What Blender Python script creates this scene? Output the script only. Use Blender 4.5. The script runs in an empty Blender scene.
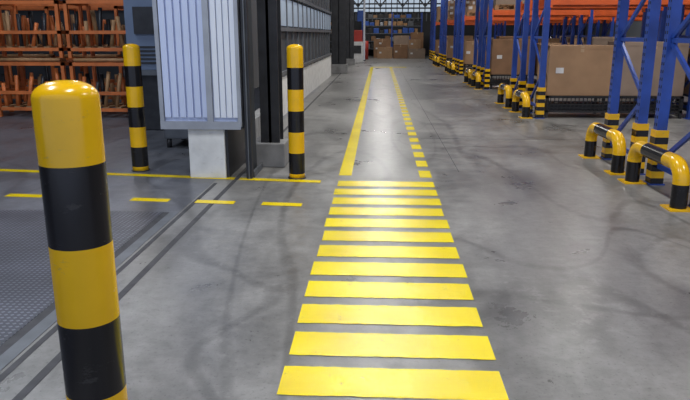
import bpy, bmesh, math, random
from mathutils import Vector, Matrix
random.seed(7)
scene=bpy.context.scene
scene.view_settings.view_transform='Standard'
scene.view_settings.look='None'
scene.view_settings.exposure=0.0

# ------------------------------------------------------------ materials
def new_mat(name):
    m=bpy.data.materials.new(name); m.use_nodes=True
    nt=m.node_tree; b=nt.nodes['Principled BSDF']
    return m,nt,b
def mat(name,col,rough=0.5,metal=0.0,var=0.15,scale=6.0,bump=0.0,emit=None,estr=0.0,scuff=None):
    m,nt,b=new_mat(name)
    tc=nt.nodes.new('ShaderNodeTexCoord')
    nz=nt.nodes.new('ShaderNodeTexNoise'); nz.inputs['Scale'].default_value=scale; nz.inputs['Detail'].default_value=5
    nt.links.new(tc.outputs['Object'],nz.inputs['Vector'])
    r=nt.nodes.new('ShaderNodeValToRGB')
    r.color_ramp.elements[0].position=0.3; r.color_ramp.elements[1].position=0.7
    r.color_ramp.elements[0].color=tuple(c*(1-var) for c in col)+(1,)
    r.color_ramp.elements[1].color=tuple(min(1,c*(1+var)) for c in col)+(1,)
    nt.links.new(nz.outputs['Fac'],r.inputs['Fac']); out=r.outputs['Color']
    b.inputs['Roughness'].default_value=rough
    if scuff:
        mp=nt.nodes.new('ShaderNodeMapping'); mp.inputs['Scale'].default_value=(1,1,2.2); nt.links.new(tc.outputs['Object'],mp.inputs['Vector'])
        n2=nt.nodes.new('ShaderNodeTexNoise'); n2.inputs['Scale'].default_value=11; n2.inputs['Detail'].default_value=10; n2.inputs['Roughness'].default_value=0.75
        nt.links.new(mp.outputs['Vector'],n2.inputs['Vector'])
        r2=nt.nodes.new('ShaderNodeValToRGB'); r2.color_ramp.elements[0].position=0.60; r2.color_ramp.elements[1].position=0.68
        r2.color_ramp.elements[0].color=(0,0,0,1); r2.color_ramp.elements[1].color=(0.8,0.8,0.8,1)
        nt.links.new(n2.outputs['Fac'],r2.inputs['Fac'])
        x=nt.nodes.new('ShaderNodeMixRGB'); x.inputs['Color2'].default_value=tuple(scuff)+(1,)
        nt.links.new(r2.outputs['Color'],x.inputs['Fac']); nt.links.new(out,x.inputs['Color1']); out=x.outputs['Color']
        rr=nt.nodes.new('ShaderNodeMapRange'); rr.inputs['To Min'].default_value=rough; rr.inputs['To Max'].default_value=rough+0.3
        nt.links.new(r2.outputs['Color'],rr.inputs['Value']); nt.links.new(rr.outputs[0],b.inputs['Roughness'])
    nt.links.new(out,b.inputs['Base Color'])
    b.inputs['Metallic'].default_value=metal
    if bump:
        bp=nt.nodes.new('ShaderNodeBump'); bp.inputs['Strength'].default_value=bump; bp.inputs['Distance'].default_value=0.01
        nt.links.new(nz.outputs['Fac'],bp.inputs['Height']); nt.links.new(bp.outputs['Normal'],b.inputs['Normal'])
    if emit:
        b.inputs['Emission Color'].default_value=tuple(emit)+(1,); b.inputs['Emission Strength'].default_value=estr
    return m

def floor_mat(name,col):
    m,nt,b=new_mat(name)
    L=nt.links.new; N=nt.nodes.new
    tc=N('ShaderNodeTexCoord')
    def noise(scale,detail,vecscale=None,rough=0.6,dist=0,rot=0):
        n=N('ShaderNodeTexNoise'); n.inputs['Scale'].default_value=scale; n.inputs['Detail'].default_value=detail; n.inputs['Roughness'].default_value=rough; n.inputs['Distortion'].default_value=dist
        if vecscale:
            mp=N('ShaderNodeMapping'); mp.inputs['Scale'].default_value=vecscale; mp.inputs['Rotation'].default_value=(0,0,rot); L(tc.outputs['Object'],mp.inputs['Vector']); L(mp.outputs['Vector'],n.inputs['Vector'])
        else: L(tc.outputs['Object'],n.inputs['Vector'])
        return n
    big=noise(0.55,7,None,0.65); fine=noise(9,8,None,0.7); streak=noise(1.2,6,(2.2,0.3,1)); speck=noise(48,4); med=noise(2.3,8,None,0.7,0.4)
    tyre=noise(0.35,1.5,(1.6,0.4,1),0.4,0.3,0.15); tyre2=noise(0.5,1.5,(0.9,0.5,1),0.4,0.4,-0.3)
    def ramp(src,p0,c0,p1,c1):
        r=N('ShaderNodeValToRGB'); r.color_ramp.elements[0].position=p0; r.color_ramp.elements[1].position=p1
        r.color_ramp.elements[0].color=(c0,c0,c0,1); r.color_ramp.elements[1].color=(c1,c1,c1,1); L(src.outputs['Fac'],r.inputs['Fac']); return r
    def band(src,c,w,dark):
        r=N('ShaderNodeValToRGB'); e=r.color_ramp.elements
        e[0].position=c-w; e[0].color=(1,1,1,1); e[1].position=c+w; e[1].color=(1,1,1,1)
        for p in (c-w*0.4,c+w*0.4):
            q=e.new(p); q.color=(dark,dark,dark,1)
        L(src.outputs['Fac'],r.inputs['Fac']); return r.outputs['Color']
    def mix(a,bb,mode='MULTIPLY',fac=1.0):
        x=N('ShaderNodeMixRGB'); x.blend_type=mode; x.inputs['Fac'].default_value=fac; L(a,x.inputs['Color1']); L(bb,x.inputs['Color2']); return x.outputs['Color']
    base=N('ShaderNodeRGB'); base.outputs[0].default_value=tuple(col)+(1,)
    c=mix(base.outputs[0],ramp(big,0.33,0.66,0.66,1.16).outputs['Color'])
    c=mix(c,ramp(med,0.34,0.76,0.62,1.08).outputs['Color'])
    c=mix(c,ramp(streak,0.33,0.76,0.6,1.05).outputs['Color'])
    c=mix(c,ramp(fine,0.32,0.78,0.62,1.12).outputs['Color'])
    c=mix(c,ramp(speck,0.28,0.55,0.42,1.0).outputs['Color'])
    t=mix(band(tyre,0.47,0.010,0.70),band(tyre,0.56,0.008,0.75)); t=mix(t,band(tyre2,0.5,0.007,0.72))
    tyre_marks=mix(t,ramp(fine,0.4,0,0.6,1).outputs['Color'],'LIGHTEN',0.5)  # tyre marks broken up by the fine noise
    c=mix(c,tyre_marks)
    L(c,b.inputs['Base Color'])
    rr=ramp(big,0.33,0.27,0.66,0.42); rf=ramp(med,0.3,0.8,0.7,1.2)
    L(mix(rr.outputs['Color'],rf.outputs['Color']),b.inputs['Roughness'])
    bp=N('ShaderNodeBump'); bp.inputs['Strength'].default_value=0.18; bp.inputs['Distance'].default_value=0.006
    L(fine.outputs['Fac'],bp.inputs['Height']); L(bp.outputs['Normal'],b.inputs['Normal'])
    b.inputs['Specular IOR Level'].default_value=0.5
    return m

def paint_mat(name,col,wear=0.36):
    m,nt,b=new_mat(name); L=nt.links.new; N=nt.nodes.new
    tc=N('ShaderNodeTexCoord')
    n=N('ShaderNodeTexNoise'); n.inputs['Scale'].default_value=9; n.inputs['Detail'].default_value=10; n.inputs['Roughness'].default_value=0.8
    L(tc.outputs['Object'],n.inputs['Vector'])
    r=N('ShaderNodeValToRGB'); r.color_ramp.elements[0].position=wear-0.05; r.color_ramp.elements[1].position=wear+0.03
    r.color_ramp.elements[0].color=(0.36,0.28,0.05,1); r.color_ramp.elements[1].color=tuple(col)+(1,)
    L(n.outputs['Fac'],r.inputs['Fac'])
    n2=N('ShaderNodeTexNoise'); n2.inputs['Scale'].default_value=1.8; n2.inputs['Detail'].default_value=7; L(tc.outputs['Object'],n2.inputs['Vector'])
    r2=N('ShaderNodeValToRGB'); r2.color_ramp.elements[0].position=0.34; r2.color_ramp.elements[1].position=0.6
    r2.color_ramp.elements[0].color=(0.84,0.81,0.7,1); r2.color_ramp.elements[1].color=(1.0,1.0,1,1); L(n2.outputs['Fac'],r2.inputs['Fac'])
    x=N('ShaderNodeMixRGB'); x.blend_type='MULTIPLY'; x.inputs['Fac'].default_value=1; L(r.outputs['Color'],x.inputs['Color1']); L(r2.outputs['Color'],x.inputs['Color2'])
    L(x.outputs['Color'],b.inputs['Base Color'])
    b.inputs['Roughness'].default_value=0.24
    bp=N('ShaderNodeBump'); bp.inputs['Strength'].default_value=0.4; bp.inputs['Distance'].default_value=0.006
    L(n.outputs['Fac'],bp.inputs['Height']); L(bp.outputs['Normal'],b.inputs['Normal'])
    return m

def checker_mat():
    m,nt,b=new_mat('checker_plate_steel'); L=nt.links.new; N=nt.nodes.new
    tc=N('ShaderNodeTexCoord'); sp=N('ShaderNodeSeparateXYZ'); L(tc.outputs['Object'],sp.inputs[0])
    def M(op,a,bb=None):
        x=N('ShaderNodeMath'); x.operation=op
        for i,v in enumerate((a,bb)):
            if v is None: continue
            if isinstance(v,(int,float)): x.inputs[i].default_value=v
            else: L(v,x.inputs[i])
        return x.outputs[0]
    k=math.pi/0.036
    s=M('SINE',M('MULTIPLY',M('ADD',sp.outputs[0],sp.outputs[1]),k))
    d=M('SINE',M('MULTIPLY',M('SUBTRACT',sp.outputs[0],sp.outputs[1]),k))
    p=M('MULTIPLY',s,d)
    r=N('ShaderNodeValToRGB'); r.color_ramp.elements[0].position=0.25; r.color_ramp.elements[1].position=0.55
    L(p,r.inputs['Fac'])
    c=N('ShaderNodeValToRGB'); c.color_ramp.elements[0].color=(0.075,0.08,0.10,1); c.color_ramp.elements[1].color=(0.21,0.22,0.26,1)
    L(r.outputs['Color'],c.inputs['Fac'])
    n2=N('ShaderNodeTexNoise'); n2.inputs['Scale'].default_value=2; n2.inputs['Detail'].default_value=7; L(tc.outputs['Object'],n2.inputs['Vector'])
    r2=N('ShaderNodeValToRGB'); r2.color_ramp.elements[0].position=0.34; r2.color_ramp.elements[1].position=0.62
    r2.color_ramp.elements[0].color=(0.7,0.7,0.7,1); r2.color_ramp.elements[1].color=(1.1,1.1,1.1,1); L(n2.outputs['Fac'],r2.inputs['Fac'])
    x=N('ShaderNodeMixRGB'); x.blend_type='MULTIPLY'; x.inputs['Fac'].default_value=1; L(c.outputs['Color'],x.inputs['Color1']); L(r2.outputs['Color'],x.inputs['Color2'])
    L(x.outputs['Color'],b.inputs['Base Color'])
    bp=N('ShaderNodeBump'); bp.inputs['Strength'].default_value=0.8; bp.inputs['Distance'].default_value=0.004
    L(r.outputs['Color'],bp.inputs['Height']); L(bp.outputs['Normal'],b.inputs['Normal'])
    b.inputs['Metallic'].default_value=0.3; b.inputs['Roughness'].default_value=0.35
    return m

M_floor=floor_mat('polished_concrete',(0.225,0.22,0.212))
M_side=floor_mat('side_floor_coating',(0.14,0.145,0.165))
M_paint=paint_mat('yellow_floor_paint',(0.90,0.72,0.0),0.37)
M_paint2=paint_mat('yellow_floor_paint_worn',(0.80,0.60,0.003),0.40)
M_yel=mat('bollard_yellow',(0.80,0.45,0.004),0.2,0,0.08,5,scuff=(0.34,0.19,0.03))
M_blk=mat('bollard_black',(0.008,0.007,0.008),0.22,0,0.3,5,scuff=(0.035,0.032,0.03))
M_gy=mat('guard_yellow',(0.82,0.46,0.006),0.22,0,0.1,8,scuff=(0.2,0.12,0.03))
M_blue=mat('rack_blue',(0.018,0.06,0.31),0.38,0,0.2,5,scuff=(0.05,0.07,0.16))
M_org=mat('rack_orange',(0.66,0.11,0.02),0.4,0,0.15,5)
M_sorg=mat('stillage_orange',(0.60,0.16,0.04),0.5,0,0.25,4)
M_wood=mat('pale_wood',(0.36,0.20,0.09),0.65,0,0.25,8)
M_card=mat('cardboard',(0.23,0.125,0.065),0.8,0,0.15,3)
M_card2=mat('cardboard_light',(0.33,0.20,0.11),0.8,0,0.12,3)
M_card3=mat('cardboard_grey',(0.27,0.20,0.15),0.8,0,0.12,3)
M_film=mat('stretch_film',(0.35,0.37,0.40),0.25,0,0.3,6)
M_tape=mat('parcel_tape',(0.4,0.28,0.17),0.4,0,0.1)
M_pw=mat('panel_white',(0.72,0.76,0.84),0.35,0,0.06,1.5)
M_pb=mat('panel_cool_light_blue',(0.53,0.60,0.80),0.35,0,0.06,1.5)  # blue tint of the cool light is put into this panel colour
M_trim=mat('panel_trim',(0.33,0.35,0.39),0.4,0.2,0.1)
M_dark=mat('dark_steel',(0.025,0.026,0.03),0.45,0.2,0.3)
M_grey=mat('grey_steel',(0.12,0.13,0.145),0.45,0.2,0.2)
M_conc=mat('painted_concrete',(0.68,0.68,0.66),0.7,0,0.15,5,0.3,scuff=(0.35,0.35,0.35))
M_conc2=mat('raw_concrete',(0.22,0.22,0.22),0.75,0,0.25,5,0.4)
M_slab=mat('groove_dark',(0.035,0.035,0.04),0.6,0,0.4,10)  # dark tone of floor grooves, gaps and joints
M_ceil=mat('ceiling_deck',(0.08,0.085,0.09),0.7,0,0.2,1)
M_wall=mat('cladding_grey',(0.22,0.24,0.27),0.6,0,0.12,1)
M_wdark=mat('cladding_dark',(0.045,0.05,0.058),0.55,0,0.2,1)
M_mach=mat('machine_blue',(0.15,0.20,0.30),0.45,0,0.12,2)
M_red=mat('red_paint',(0.35,0.03,0.02),0.4)
M_win=mat('daylight_glass',(0.4,0.5,0.6),0.2,0,0.05,2,0,(0.70,0.83,1.0),0.5)
M_win2=mat('daylight_glass_dim',(0.3,0.35,0.4),0.2,0,0.05,2,0,(0.6,0.75,1.0),0.16)
M_chk=checker_mat()
M_plast=mat('black_plastic',(0.02,0.02,0.022),0.5,0,0.3)
M_blueplast=mat('blue_plastic',(0.03,0.10,0.42),0.45,0,0.2)
M_white=mat('white_enamel',(0.6,0.6,0.6),0.4)
M_hole=mat('slot_black',(0.004,0.006,0.015),0.8)

# ------------------------------------------------------------ mesh builder
class B:
    def __init__(s): s.bm=bmesh.new(); s.mats=[]
    def mi(s,m):
        if m not in s.mats: s.mats.append(m)
        return s.mats.index(m)
    def box(s,x0,x1,y0,y1,z0,z1,m,bev=0.0):
        r=bmesh.ops.create_cube(s.bm,size=1.0)
        vs=r['verts']
        for v in vs:
            v.co=Vector(((x0+x1)/2+v.co.x*(x1-x0),(y0+y1)/2+v.co.y*(y1-y0),(z0+z1)/2+v.co.z*(z1-z0)))
        fs=set(f for v in vs for f in v.link_faces); i=s.mi(m)
        for f in fs: f.material_index=i
        if bev:
            es=list(set(e for v in vs for e in v.link_edges))
            rb=bmesh.ops.bevel(s.bm,geom=es,offset=bev,segments=2,profile=0.6,affect='EDGES')
            for f in rb['faces']: f.material_index=i
    def beam(s,p,q,w,d,m):
        p=Vector(p);q=Vector(q); z=(q-p); L=z.length; z.normalize()
        up=Vector((1,0,0)) if abs(z.x)<0.9 else Vector((0,0,1))
        x=up.cross(z).normalized(); y=z.cross(x)
        r=bmesh.ops.create_cube(s.bm,size=1.0); i=s.mi(m)
        for v in r['verts']:
            c=v.co.copy(); v.co=p+z*((c.z+0.5)*L)+x*(c.x*w)+y*(c.y*d)
        for f in set(f for v in r['verts'] for f in v.link_faces): f.material_index=i
    def tube(s,pts,rad,matf,seg=16,cap=True,smooth=True):
        pts=[Vector(p) for p in pts]; rings=[]
        n=len(pts); prevx=None
        for k,p in enumerate(pts):
            t=(pts[min(k+1,n-1)]-pts[max(k-1,0)]).normalized()
            if prevx is None:
                a=Vector((1,0,0)) if abs(t.x)<0.9 else Vector((0,1,0))
                x=(a-t*a.dot(t)).normalized()
            else: x=(prevx-t*prevx.dot(t)).normalized()
            prevx=x; y=t.cross(x)
            rr=rad(k) if callable(rad) else rad
            rings.append([s.bm.verts.new(p+x*rr*math.cos(2*math.pi*j/seg)+y*rr*math.sin(2*math.pi*j/seg)) for j in range(seg)])
        for k in range(n-1):
            i=s.mi(matf(k) if callable(matf) else matf)
            for j in range(seg):
                f=s.bm.faces.new((rings[k][j],rings[k][(j+1)%seg],rings[k+1][(j+1)%seg],rings[k+1][j])); f.material_index=i; f.smooth=smooth
        if cap:
            f=s.bm.faces.new(rings[0][::-1]); f.material_index=s.mi(matf(0) if callable(matf) else matf)
            f=s.bm.faces.new(rings[-1]); f.material_index=s.mi(matf(n-2) if callable(matf) else matf)
    def poly(s,pts,m):
        vs=[s.bm.verts.new(p) for p in pts]; f=s.bm.faces.new(vs); f.material_index=s.mi(m)
    def done(s,name,parent=None):
        me=bpy.data.meshes.new(name); bmesh.ops.recalc_face_normals(s.bm,faces=s.bm.faces); s.bm.to_mesh(me); s.bm.free()
        for m in s.mats: me.materials.append(m)
        o=bpy.data.objects.new(name,me); bpy.context.collection.objects.link(o)
        if parent: o.parent=parent
        return o

# ------------------------------------------------------------ room shell
b=B(); b.box(-13,15,-3,50,-0.2,0,M_floor); b.done('floor')
b=B(); b.box(-13,15,-3,50,7.0,7.15,M_ceil)
for y in range(1,50,6):
    b.box(-13,15,y-0.1,y+0.1,6.6,7.0,M_dark)
b.done('ceiling')
b=B(); b.box(-13,15,49,49.3,0,7,M_wdark)
for i in range(-40,50):
    x=i*0.3
    b.box(x,x+0.08,48.96,49,2.4,6.9,M_wall)
b.done('wall_back')
b=B()
b.box(-3.2,5.6,48.85,48.95,3.0,4.6,M_win)
for i in range(23):
    x=-3.2+i*0.4; b.box(x-0.03,x+0.03,48.78,48.85,3.0,4.6,M_dark)
for z in (3.0,3.3,3.6,4.6): b.box(-3.2,5.6,48.78,48.86,z-0.05,z+0.05,M_dark)
for i in range(6):
    x=-3.2+i*1.6
    b.beam((x,48.7,3.4),(x+0.8,48.7,4.4),0.1,0.1,M_grey); b.beam((x+0.8,48.7,4.4),(x+1.6,48.7,3.4),0.1,0.1,M_grey)
b.done('window_1')
b=B(); b.box(14.7,15,-3,49,0,7,M_wall); b.done('wall_right')
b=B(); b.box(-13,-12.7,-3,49,0,7,M_wdark); b.done('wall_left')
b=B(); b.box(-12.7,-2.2,19.8,20,0,7,M_wdark)
b.box(-11,-3,19.7,19.8,2.2,3.4,M_grey)
b.done('wall_hall_end')

# partition wall beside walkway
b=B()
X=-1.8
b.box(X-0.2,X,11.2,24.6,0,0.72,M_conc)
b.box(X-0.14,X-0.04,8.0,24.6,0.72,7,M_wdark)
y=11.2
while y<24.6:
    b.box(X-0.05,X+0.0,y,y+0.07,0.72,3.2,M_grey); y+=0.9
for z in (0.75,1.55,2.2): b.box(X-0.04,X+0.03,11.2,24.6,z,z+0.07,M_grey)
y=11.3
while y<24.3:
    b.box(X-0.045,X-0.02,y+0.06,y+0.8,1.65,2.15,M_win2); y+=0.9
b.done('wall_partition')
b=B(); b.box(X-0.2,X,8.2,11.2,0,0.3,M_conc2); b.done('baseboard_partition')
def hcol(x,y,w,d,h,base,name,m=M_dark,mb=M_conc2):
    b=B()
    b.box(x-w/2,x+w/2,y-d/2,y-d/2+0.025,0,h,m); b.box(x-w/2,x+w/2,y+d/2-0.025,y+d/2,0,h,m); b.box(x-0.015,x+0.015,y-d/2,y+d/2,0,h,m)
    if base: b.box(x-w/2-0.06,x+w/2+0.06,y-d/2-0.06,y+d/2+0.06,0,base,mb,0.015)
    return b.done(name)
hcol(-1.25,7.55,0.22,0.3,6.6,0.28,'steel_column')
hcol(-1.6,26.2,0.55,0.5,6.6,0.35,'steel_column')
hcol(-1.5,33.4,0.4,0.4,6.6,0.3,'steel_column')
b=B()
b.box(-2.0,-1.85,28.2,32.5,0.4,4,M_white); y=28.2
while y<32.5: b.box(-1.85,-1.8,y,y+0.12,0.4,4,M_pw); y+=0.3
b.box(-2.0,-1.8,28.2,32.5,0,0.4,M_conc2)
b.done('corrugated_partition_panel')

# ------------------------------------------------------------ floor markings
Z=0.003
b=B()
for i in range(12):
    y0=2.475+i*0.3585; xa=-0.42+random.uniform(-.008,.008); xb=0.57+random.uniform(-.008,.008)
    n=30; bot=[];top=[]
    for k in range(n+1):
        x=xa+(xb-xa)*k/n
        bot.append((x,y0+random.uniform(-.003,.003),Z)); top.append((x,y0+0.25+random.uniform(-.003,.003),Z))
    b.poly(bot+top[::-1],M_paint)
b.done('pedestrian_crosswalk_marking')
b=B(); b.box(-0.43,-0.29,6.95,31,0,Z,M_paint); b.box(-0.29,1.25,30.7,31.2,0,Z,M_paint); b.done('walkway_edge_line')
b=B(); y=6.88
while y<30.3: b.box(0.45,0.58,y,y+0.36,0,Z,M_paint); y+=0.6
b.done('walkway_dashed_line')
b=B()
def skew(x0,x1,f,w,m):
    b.poly([(x0,f(x0)-w/2,Z),(x1,f(x1)-w/2,Z),(x1,f(x1)+w/2,Z),(x0,f(x0)+w/2,Z)],m)
f1=lambda x:6.62-0.11*(x+0.6)
skew(-1.48,-0.6,f1,0.12,M_paint2); skew(-9,-1.53,f1,0.12,M_paint2)
b.done('doorway_threshold_line')
b=B(); f2=lambda x:5.66-0.078*(x+0.7)
for k in range(9):
    x1=-0.685-k*0.625; skew(x1-0.37,x1,f2,0.115,M_paint2)
b.done('doorway_dashed_line')
b=B()
b.box(-1.70,-1.665,-1,6.5,0,0.002,M_slab); b.box(-1.535,-1.49,-1,26,0,0.002,M_slab)
b.done('sliding_door_floor_track')
b=B(); b.box(-1.80,-1.72,-1,5.35,0,0.004,M_grey)
b.box(-1.86,-1.80,-1,5.35,0,0.002,M_slab); b.box(-9,-1.86,-1,5.35,0,0.004,M_chk)
b.done('steel_checker_plate')
b=B(); b.box(-12,-1.72,5.36,19.5,0,0.0015,M_side); b.done('floor_side_hall')
b=B()
for y in (9.6,15.6,21.6): b.box(0.62,14,y,y+0.010,0,0.001,M_slab)
b.box(0.9,0.908,7.2,40,0,0.001,M_slab)
b.done('floor_expansion_joint')

# ------------------------------------------------------------ bollards
def bollard(x,y,h=1.38,r=0.088,cap=0.235,bw=0.222):
    b=B()
    z=h-cap
    edges=[z]
    while z>0.02: z-=bw; edges.append(max(z,0))
    edges=edges[::-1]
    col=[M_blk if (len(edges)-2-k)%2==0 else M_yel for k in range(len(edges)-1)]
    pts=[];mats=[];rads=[]
    for k,e in enumerate(edges):
        pts.append((x,y,e)); rads.append(r)
        if k<len(edges)-1: mats.append(col[k])
    mats.append(M_yel)
    hc=0.045
    pts.append((x,y,h-hc)); rads.append(r)
    for a in range(1,9):
        t=a/8*math.pi/2*0.97
        pts.append((x,y,h-hc+hc*math.sin(t))); rads.append(r*math.cos(t)**0.85); mats.append(M_yel)
    b.tube(pts,lambda k:rads[k],lambda k:mats[min(k,len(mats)-1)],48)
    b.tube([(x,y,0),(x,y,0.012)],r+0.012,M_dark,32)
    return b.done('safety_bollard')
bollard(-0.812,1.66,1.385,0.083,0.215,0.222); bollard(-2.69,7.10,1.4,0.090); bollard(-0.87,6.80,1.40,0.085)

# ------------------------------------------------------------ sliding door panel + plinth
b=B()
x0,x1,yf,yb,z0=-2.27,-1.45,6.72,7.25,0.56
b.box(x0,x1,yf+0.03,yb,z0,6.5,M_pb)
n=6
for i in range(n):
    w=(0.48)/n; xa=x0+0.02+i*w
    b.box(xa+0.008,xa+w-0.008,yf,yf+0.04,z0+0.09,6.5,M_pb,0.006)
for i in range(4):
    w=0.26/4; xa=-1.72+i*w
    b.box(xa+0.005,xa+w-0.005,yf,yf+0.04,z0+0.09,6.5,M_pw,0.006)
b.box(-1.79,-1.73,yf-0.015,yf+0.05,z0,6.5,M_trim)
b.box(x0-0.02,x1+0.01,yf-0.02,yb,z0-0.03,z0+0.05,M_trim)
b.box(x0-0.02,x0+0.02,yf-0.015,yb,z0,6.5,M_trim)
b.box(x1-0.02,x1+0.02,yf-0.012,yb,z0,6.5,M_trim)
b.done('corrugated_sliding_door')
b=B(); b.box(-2.02,-1.63,6.75,7.9,0,0.53,M_conc,0.012); b.box(-1.63,-1.60,6.78,7.9,0,0.53,M_dark); b.done('concrete_plinth')  # thin sheet makes the block's right side face darker than its front
b=B(); b.box(-1.40,-1.34,6.72,6.8,0.0,6.5,M_dark); b.box(-1.375,-1.365,6.70,6.72,0.0,6.5,M_grey)
b.box(-1.36,-1.33,6.8,7.3,0.0,0.06,M_grey); b.box(-1.42,-1.40,6.8,7.3,0.0,6.5,M_wdark)
b.done('door_guide_rail')

# ------------------------------------------------------------ racks
def wrap(b,x,y,w=0.15,h=0.56):
    n=8
    for k in range(n):
        b.box(x-w/2,x+w/2,y-w/2,y+w/2,k*h/n,(k+1)*h/n,M_gy if k%2 else M_blk)
def rack(x0,ya,yb,bays=3,levels=(2.0,3.6),h=5.4,slots=False,wraps=True,bay=2.7):
    b=B(); pw=0.1
    for k in range(bays+1):
        x=x0+k*bay
        for y in (ya,yb):
            b.box(x,x+pw,y-0.045,y+0.045,0.01,h,M_blue)
            b.box(x-0.03,x+pw+0.03,y-0.08,y+0.08,0,0.012,M_blue)
            if slots and k==0:
                z=0.15
                while z<h:
                    b.box(x-0.002,x+0.001,y-0.03,y-0.014,z,z+0.03,M_hole); b.box(x-0.002,x+0.001,y+0.014,y+0.03,z,z+0.03,M_hole); z+=0.075
        z=0.2; s=0
        b.beam((x+pw/2,ya,z),(x+pw/2,yb,z),0.05,0.03,M_blue)
        while z<h-0.7:
            p=(x+pw/2,ya if s%2 else yb,z); q=(x+pw/2,yb if s%2 else ya,z+0.62)
            b.beam(p,q,0.045,0.03,M_blue)
            if s%2: b.beam((x+pw/2,ya,z+0.62),(x+pw/2,yb,z+0.62),0.045,0.03,M_blue)
            z+=0.62; s+=1
        if wraps and k==0: 
            for y in (ya,yb): wrap(b,x+pw/2,y,0.13)
    for lv in levels:
        for y in (ya,yb):
            for k in range(bays):
                xa=x0+k*bay+pw; xb=x0+(k+1)*bay
                b.box(xa,xb,y-0.03,y+0.03,lv,lv+0.13,M_org)
                b.box(xa-0.01,xa+0.03,y-0.05,y+0.05,lv-0.05,lv+0.17,M_org); b.box(xb-0.03,xb+0.01,y-0.05,y+0.05,lv-0.05,lv+0.17,M_org)
    return b.done('pallet_rack')
def pallet(b,x,y,z,w=1.2,d=0.9,m=M_wood):
    for i in range(7): b.box(x+i*w/7+0.01,x+(i+1)*w/7-0.02,y,y+d,z+0.12,z+0.14,m)
    for i in range(3): 
        xx=x+i*(w-0.1)/2; b.box(xx,xx+0.1,y,y+d,z+0.02,z+0.12,m)
    b.box(x,x+w,y,y+0.1,z,z+0.02,m); b.box(x,x+w,y+d-0.1,y+d,z,z+0.02,m)
def carton(b,x,y,z,w,d,h,m=M_card,label=False):
    b.box(x,x+w,y,y+d,z,z+h,m,0.01)
    b.box(x+w/2-0.03,x+w/2+0.03,y-0.002,y+d,z+h-0.001,z+h+0.002,M_tape)
    b.box(x+w/2-0.03,x+w/2+0.03,y-0.003,y,z+h-0.12,z+h,M_tape)
    b.box(x-0.002,x+w+0.002,y-0.004,y+d,z+h*0.93,z+h*0.95,m)
    if label: b.box(x+w*0.12,x+w*0.12+0.14,y-0.005,y,z+h*0.45,z+h*0.45+0.1,M_white)
def slot(x0,k): return x0+(k//2)*2.7+(0.16 if k%2==0 else 1.44)
def loads(x0,ya,yb,lv,n,lo=0.4,hi=0.8,skip=0.1):
    b=B(); d=min(0.95,yb-ya); lv=lv+0.004
    for i in range(n):
        if random.random()<skip: continue
        x=slot(x0,i)+random.uniform(0,0.02); pallet(b,x,ya,lv,1.13,d)
        m=random.choice([M_card,M_card2,M_card3,M_blueplast,M_film,M_plast]); hh=random.uniform(lo,hi); r=random.random()
        if r<0.35: carton(b,x+0.02,ya+0.02,lv+0.14,1.08,d-0.05,hh,m,True)
        elif r<0.65:
            carton(b,x+0.02,ya+0.02,lv+0.14,0.53,d-0.05,hh,m); carton(b,x+0.57,ya+0.02,lv+0.14,0.53,d-0.05,hh*0.8,M_card)
        else:
            for q in range(3):
                zz=lv+0.14
                for t in range(random.choice([1,2,3])):
                    carton(b,x+0.02+q*0.36,ya+0.02+random.uniform(0,0.05),zz,0.34,d-0.12,0.24,random.choice([M_card,M_card2,M_card3]),random.random()<.5); zz+=0.243
    return b.done('palletised_cartons')
def mesh_pallet(b,x,y,w=1.2,d=0.9,h=0.4):
    for (u,v) in ((x,y),(x+w-0.05,y),(x,y+d-0.05),(x+w-0.05,y+d-0.05)): b.box(u,u+0.05,v,v+0.05,0,h,M_plast)
    b.box(x,x+w,y,y+d,0.1,0.14,M_plast); b.box(x,x+w,y,y+d,h-0.04,h,M_plast)
    for i in range(1,16): b.box(x+i*w/16,x+i*w/16+0.014,y,y+0.012,0.12,h,M_plast)
    for z in (0.18,0.24,0.3): b.box(x,x+w,y,y+0.012,z,z+0.014,M_plast)
    b.box(x+0.02,x+w-0.02,y+0.1,y+d-0.1,0.14,0.24,M_dark)
rows=[(2.80,5.72,6.72,7.22,8.12),(2.90,12.15,13.05,13.8,14.7),(2.95,18.6,19.5,20.2,21.1),(3.0,25.0,25.9,26.6,27.5),(3.0,31.4,32.3,33,33.9),(3.0,37.8,38.7,39.4,40.3)]
for i,(x0,a,bb,c,d) in enumerate(rows):
    rack(x0,a,bb,3,slots=(i==0),wraps=True); rack(x0,c,d,3,slots=(i==0))
    loads(x0,a+0.06,bb-0.06,2.13,6); loads(x0,c+0.06,d-0.06,2.13,6)
for i,(x0,a,bb,c,d) in enumerate(rows[1:]):
    b=B()
    for k in range(6):
        mesh_pallet(b,slot(x0,k),a+0.03,1.18,0.85)
    b.done('wire_mesh_pallet')
    for k in range(6):
        b=B()
        x=slot(x0,k)
        h=[0.9,0.96,0.84,1.02,0.78,0.93][(k+i)%6]; mm=[M_card2,M_card,M_card3][(k*2+i)%3]
        if (k+i)%3==2:
            carton(b,x,a+0.06,0.402,0.58,0.8,h,M_card2,True); carton(b,x+0.60,a+0.06,0.402,0.58,0.8,h*0.85,M_card)
        else: carton(b,x,a+0.06,0.402,1.17,0.8,h,mm,k%2==0)
        b.done('large_cardboard_box')
b=B()
for k in (2,3,4):
    mesh_pallet(b,slot(2.8,k),7.25,1.18,0.85)
b.done('wire_mesh_pallet')

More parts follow.
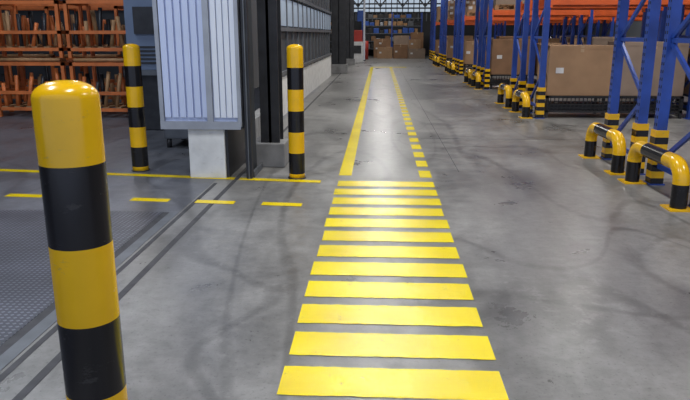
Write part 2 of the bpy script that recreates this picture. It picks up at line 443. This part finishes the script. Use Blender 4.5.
# guard hoops
def hoop(x,ya,yb,h=0.46,r=0.07):
    b=B(); R=0.16; pts=[]
    n=5
    for k in range(n+1): pts.append((x,ya,k*(h-r-R+0.0)/n))
    for a in range(1,9):
        t=a/8*math.pi/2; pts.append((x,ya+R-R*math.cos(t),h-r-R+R*math.sin(t)))
    m=8
    for k in range(1,m): pts.append((x,ya+R+(yb-ya-2*R)*k/m,h-r))
    for a in range(0,9):
        t=a/8*math.pi/2; pts.append((x,yb-R+R*math.sin(t),h-r-R+R*math.cos(t)))
    for k in range(1,n+1): pts.append((x,yb,(h-r-R)*(1-k/n)))
    L=[0]
    for p,q in zip(pts,pts[1:]): L.append(L[-1]+(Vector(q)-Vector(p)).length)
    N=100; tot=L[-1]; out=[]; j=0
    for k in range(N+1):
        s=tot*k/N
        while j<len(L)-2 and L[j+1]<s: j+=1
        t=(s-L[j])/max(1e-6,L[j+1]-L[j]); out.append(tuple(Vector(pts[j]).lerp(Vector(pts[j+1]),t)))
    def col(k):
        f=(k+0.5)/N
        return M_gy if (0.13<f<0.36 or 0.64<f<0.87) else M_blk
    b.tube(out,r,col,20)
    for y in (ya,yb): b.box(x-0.11,x+0.11,y-0.11,y+0.11,0,0.014,M_gy)
    return b.done('rack_guard_rail')
for i,(x0,a,bb,c,d) in enumerate(rows[:5]):
    xg=2.65 if i==0 else (2.70 if i==1 else 2.76)
    if i==0: hoop(xg,5.70,6.78); hoop(xg,7.22,8.2)
    else: hoop(xg,a,bb+0.05); hoop(xg,c,d+0.05)

# ------------------------------------------------------------ left hall: orange stillages
def stillage(x,y,z,w=1.35,d=1.0,h=1.0,load=True):
    b=B(); t=0.06
    for u in (x,x+w-t):
        for v in (y,y+d-t): b.box(u,u+t,v,v+t,z,z+h,M_sorg)
    for zz in (z+0.12,z+0.42,z+h-t):
        b.box(x,x+w,y,y+t*0.8,zz,zz+t,M_sorg); b.box(x,x+w,y+d-t*0.8,y+d,zz,zz+t,M_sorg)
        b.box(x,x+t*0.8,y,y+d,zz,zz+t,M_sorg); b.box(x+w-t*0.8,x+w,y,y+d,zz,zz+t,M_sorg)
    for i in range(5): b.box(x+0.1+i*(w-0.2)/5,x+0.2+i*(w-0.2)/5,y,y+d,z+0.18,z+0.2,M_wood)
    if load:
        for i in range(6):
            xx=x+0.16+i*(w-0.3)/5
            b.tube([(xx,y+0.06,z+0.2),(xx+random.uniform(-.1,.1),y+0.12,z+h*random.uniform(.6,.9))],0.035,random.choice([M_sorg,M_dark,M_wood]),10)
            b.tube([(xx,y+0.5,z+0.2),(xx+random.uniform(-.1,.1),y+0.5,z+h*random.uniform(.5,.85))],0.04,random.choice([M_sorg,M_dark,M_wood]),10)
        for i in range(3):
            b.tube([(x+0.08,y+0.05+0.1*i,z+h+0.04),(x+w-0.1,y+0.1+0.1*i,z+h+0.04)],0.035,M_wood,10)
    return b.done('orange_steel_stillage')
for (x,y) in ((-8.6,11.6),(-7.1,11.8),(-5.6,11.7),(-6.9,14.0),(-5.4,14.2),(-8.4,14.0)):
    stillage(x,y,0); stillage(x,y,1.08)
b=B()
b.box(-3.95,-3.05,10.2,11.0,0.0,0.9,M_dark,0.02); b.box(-3.9,-3.1,10.1,10.9,0.95,2.3,M_mach,0.02)
b.box(-3.75,-3.3,10.06,10.1,1.5,1.9,M_dark); b.box(-3.95,-3.05,10.05,11.05,0.88,0.96,M_grey)
for k in range(5): b.box(-3.8,-3.2,10.085,10.1,1.05+k*0.06,1.08+k*0.06,M_dark)
b.done('control_cabinet')
b=B()
b.box(-2.9,-2.05,8.6,9.4,0.12,0.6,M_grey,0.02); b.box(-2.8,-2.1,8.65,9.3,0.6,1.9,M_dark,0.02)
for x in (-2.85,-2.15):
    for y in (8.65,9.3): b.tube([(x,y,0),(x,y,0.13)],0.035,M_plast,10)
b.done('hydraulic_power_unit')

# ------------------------------------------------------------ far end goods
for (x,y,z,w_,h_,m_) in ((-0.15,42,0,0.95,0.7,M_card2),(-0.1,42,0.705,0.5,0.4,M_card),(0.85,42,0,0.9,0.85,M_card),(1.8,42,0,1.05,0.6,M_card3),(1.85,42,0.605,0.7,0.55,M_card2),(0.9,43.4,0,1.0,1.4,M_card3),(2.0,43.4,0,0.8,1.6,M_card),(-0.4,43.5,0,1.1,1.2,M_card)):
    b=B(); carton(b,x,y,z,w_,0.9,h_,m_,True); b.done('cardboard_box')
def storage(x0,x1,y,h,name):
    b=B()
    n=max(2,int((x1-x0)/1.5))
    for k in range(n+1):
        x=x0+(x1-x0)*k/n
        for yy in (y,y+0.9): b.box(x-0.04,x+0.04,yy-0.04,yy+0.04,0,h,M_blue)
    z=0.5
    while z<h:
        b.box(x0,x1,y-0.03,y+0.9,z,z+0.05,M_grey)
        x=x0+0.05
        while x<x1-0.45:
            w=random.uniform(0.2,0.4); hh=random.uniform(0.15,0.38)
            b.box(x,x+w,y+0.05,y+0.7,z+0.05,z+0.05+hh,random.choice([M_blueplast,M_card,M_film,M_grey,M_wood,M_plast,M_card2,M_dark]),0.02)
            x+=w+0.05
        z+=0.5
    return b.done(name)
storage(-1.2,2.8,45.5,2.9,'parts_shelving')
storage(-7.0,-2.0,44,2.4,'parts_shelving')
b=B()
b.box(-1.5,-0.9,36,37,0,1.1,M_white,0.02); b.box(-1.45,-0.95,36.1,36.8,1.1,1.7,M_red,0.02); b.box(-1.4,-1.0,35.96,36,0.5,0.9,M_dark)
b.done('test_machine')
b=B(); b.box(-0.95,-0.85,38.4,38.5,0,4.5,M_pw); b.box(-1.3,-0.95,38.42,38.46,2.2,2.8,M_blueplast); b.box(-1.0,-0.8,38.3,38.6,0,0.05,M_dark); b.done('sign_post')
b=B(); b.tube([(-0.9,40.5,0),(-0.9,40.5,1.1)],0.2,M_red,16); b.tube([(-0.9,40.5,1.1),(-0.9,40.5,1.2)],0.1,M_dark,12); b.done('fire_extinguisher_stand')

# ------------------------------------------------------------ lights
K=0.72
def lamp(x,y,z,sx,sy,power,col=(1,0.98,0.95),name='ceiling_lamp'):
    b=B(); b.box(x-sx/2-0.04,x+sx/2+0.04,y-sy/2-0.04,y+sy/2+0.04,z+0.03,z+0.12,M_white)
    b.box(x-0.01,x+0.01,y-sy/2,y-sy/2+0.02,z+0.12,6.6,M_dark); b.box(x-0.01,x+0.01,y+sy/2-0.02,y+sy/2,z+0.12,6.6,M_dark)
    o=b.done(name)
    l=bpy.data.lights.new('lamp_tube','AREA'); l.shape='RECTANGLE'; l.size=sx; l.size_y=sy; l.energy=power*K; l.color=col
    lo=bpy.data.objects.new('lamp_tube',l); lo.location=(x,y,z+0.02); bpy.context.collection.objects.link(lo); lo.parent=o
for y in (1.5,7): lamp(0.12,y,6.0,0.4,1.3,210)
lamp(0.15,13,6.0,0.4,1.3,340); lamp(0.15,22.5,6.0,0.4,1.3,230)
for y in (31.5,41): lamp(0.15,y,6.0,0.4,1.3,300)
for y in (3.5,10.5,17,24,32): lamp(5.5,y,6.0,0.5,1.5,250)
for y in (10.5,23,36): lamp(10,y,6.0,0.5,1.5,220)
lamp(-6,8.8,6.0,0.4,1.5,230,(0.8,0.88,1)); lamp(-3.5,3.0,6.0,0.4,1.5,270,(0.8,0.88,1)); lamp(-6.5,16,6.0,0.4,1.5,130,(0.9,0.92,1))

w=bpy.data.worlds.new('World'); scene.world=w; w.use_nodes=True
w.node_tree.nodes['Background'].inputs['Color'].default_value=(0.65,0.75,1.0,1); w.node_tree.nodes['Background'].inputs['Strength'].default_value=0.9

# ------------------------------------------------------------ camera
th=math.atan(166/650); psi=math.atan(35/650*math.cos(th))
cd=bpy.data.cameras.new('camera'); cam=bpy.data.objects.new('camera',cd); bpy.context.collection.objects.link(cam)
cd.sensor_width=36; cd.lens=650/690*36; cam.location=(0,0,1.5)
cam.rotation_euler=(math.pi/2-th,0,psi)
cd.clip_start=0.05; cd.clip_end=200
scene.camera=cam
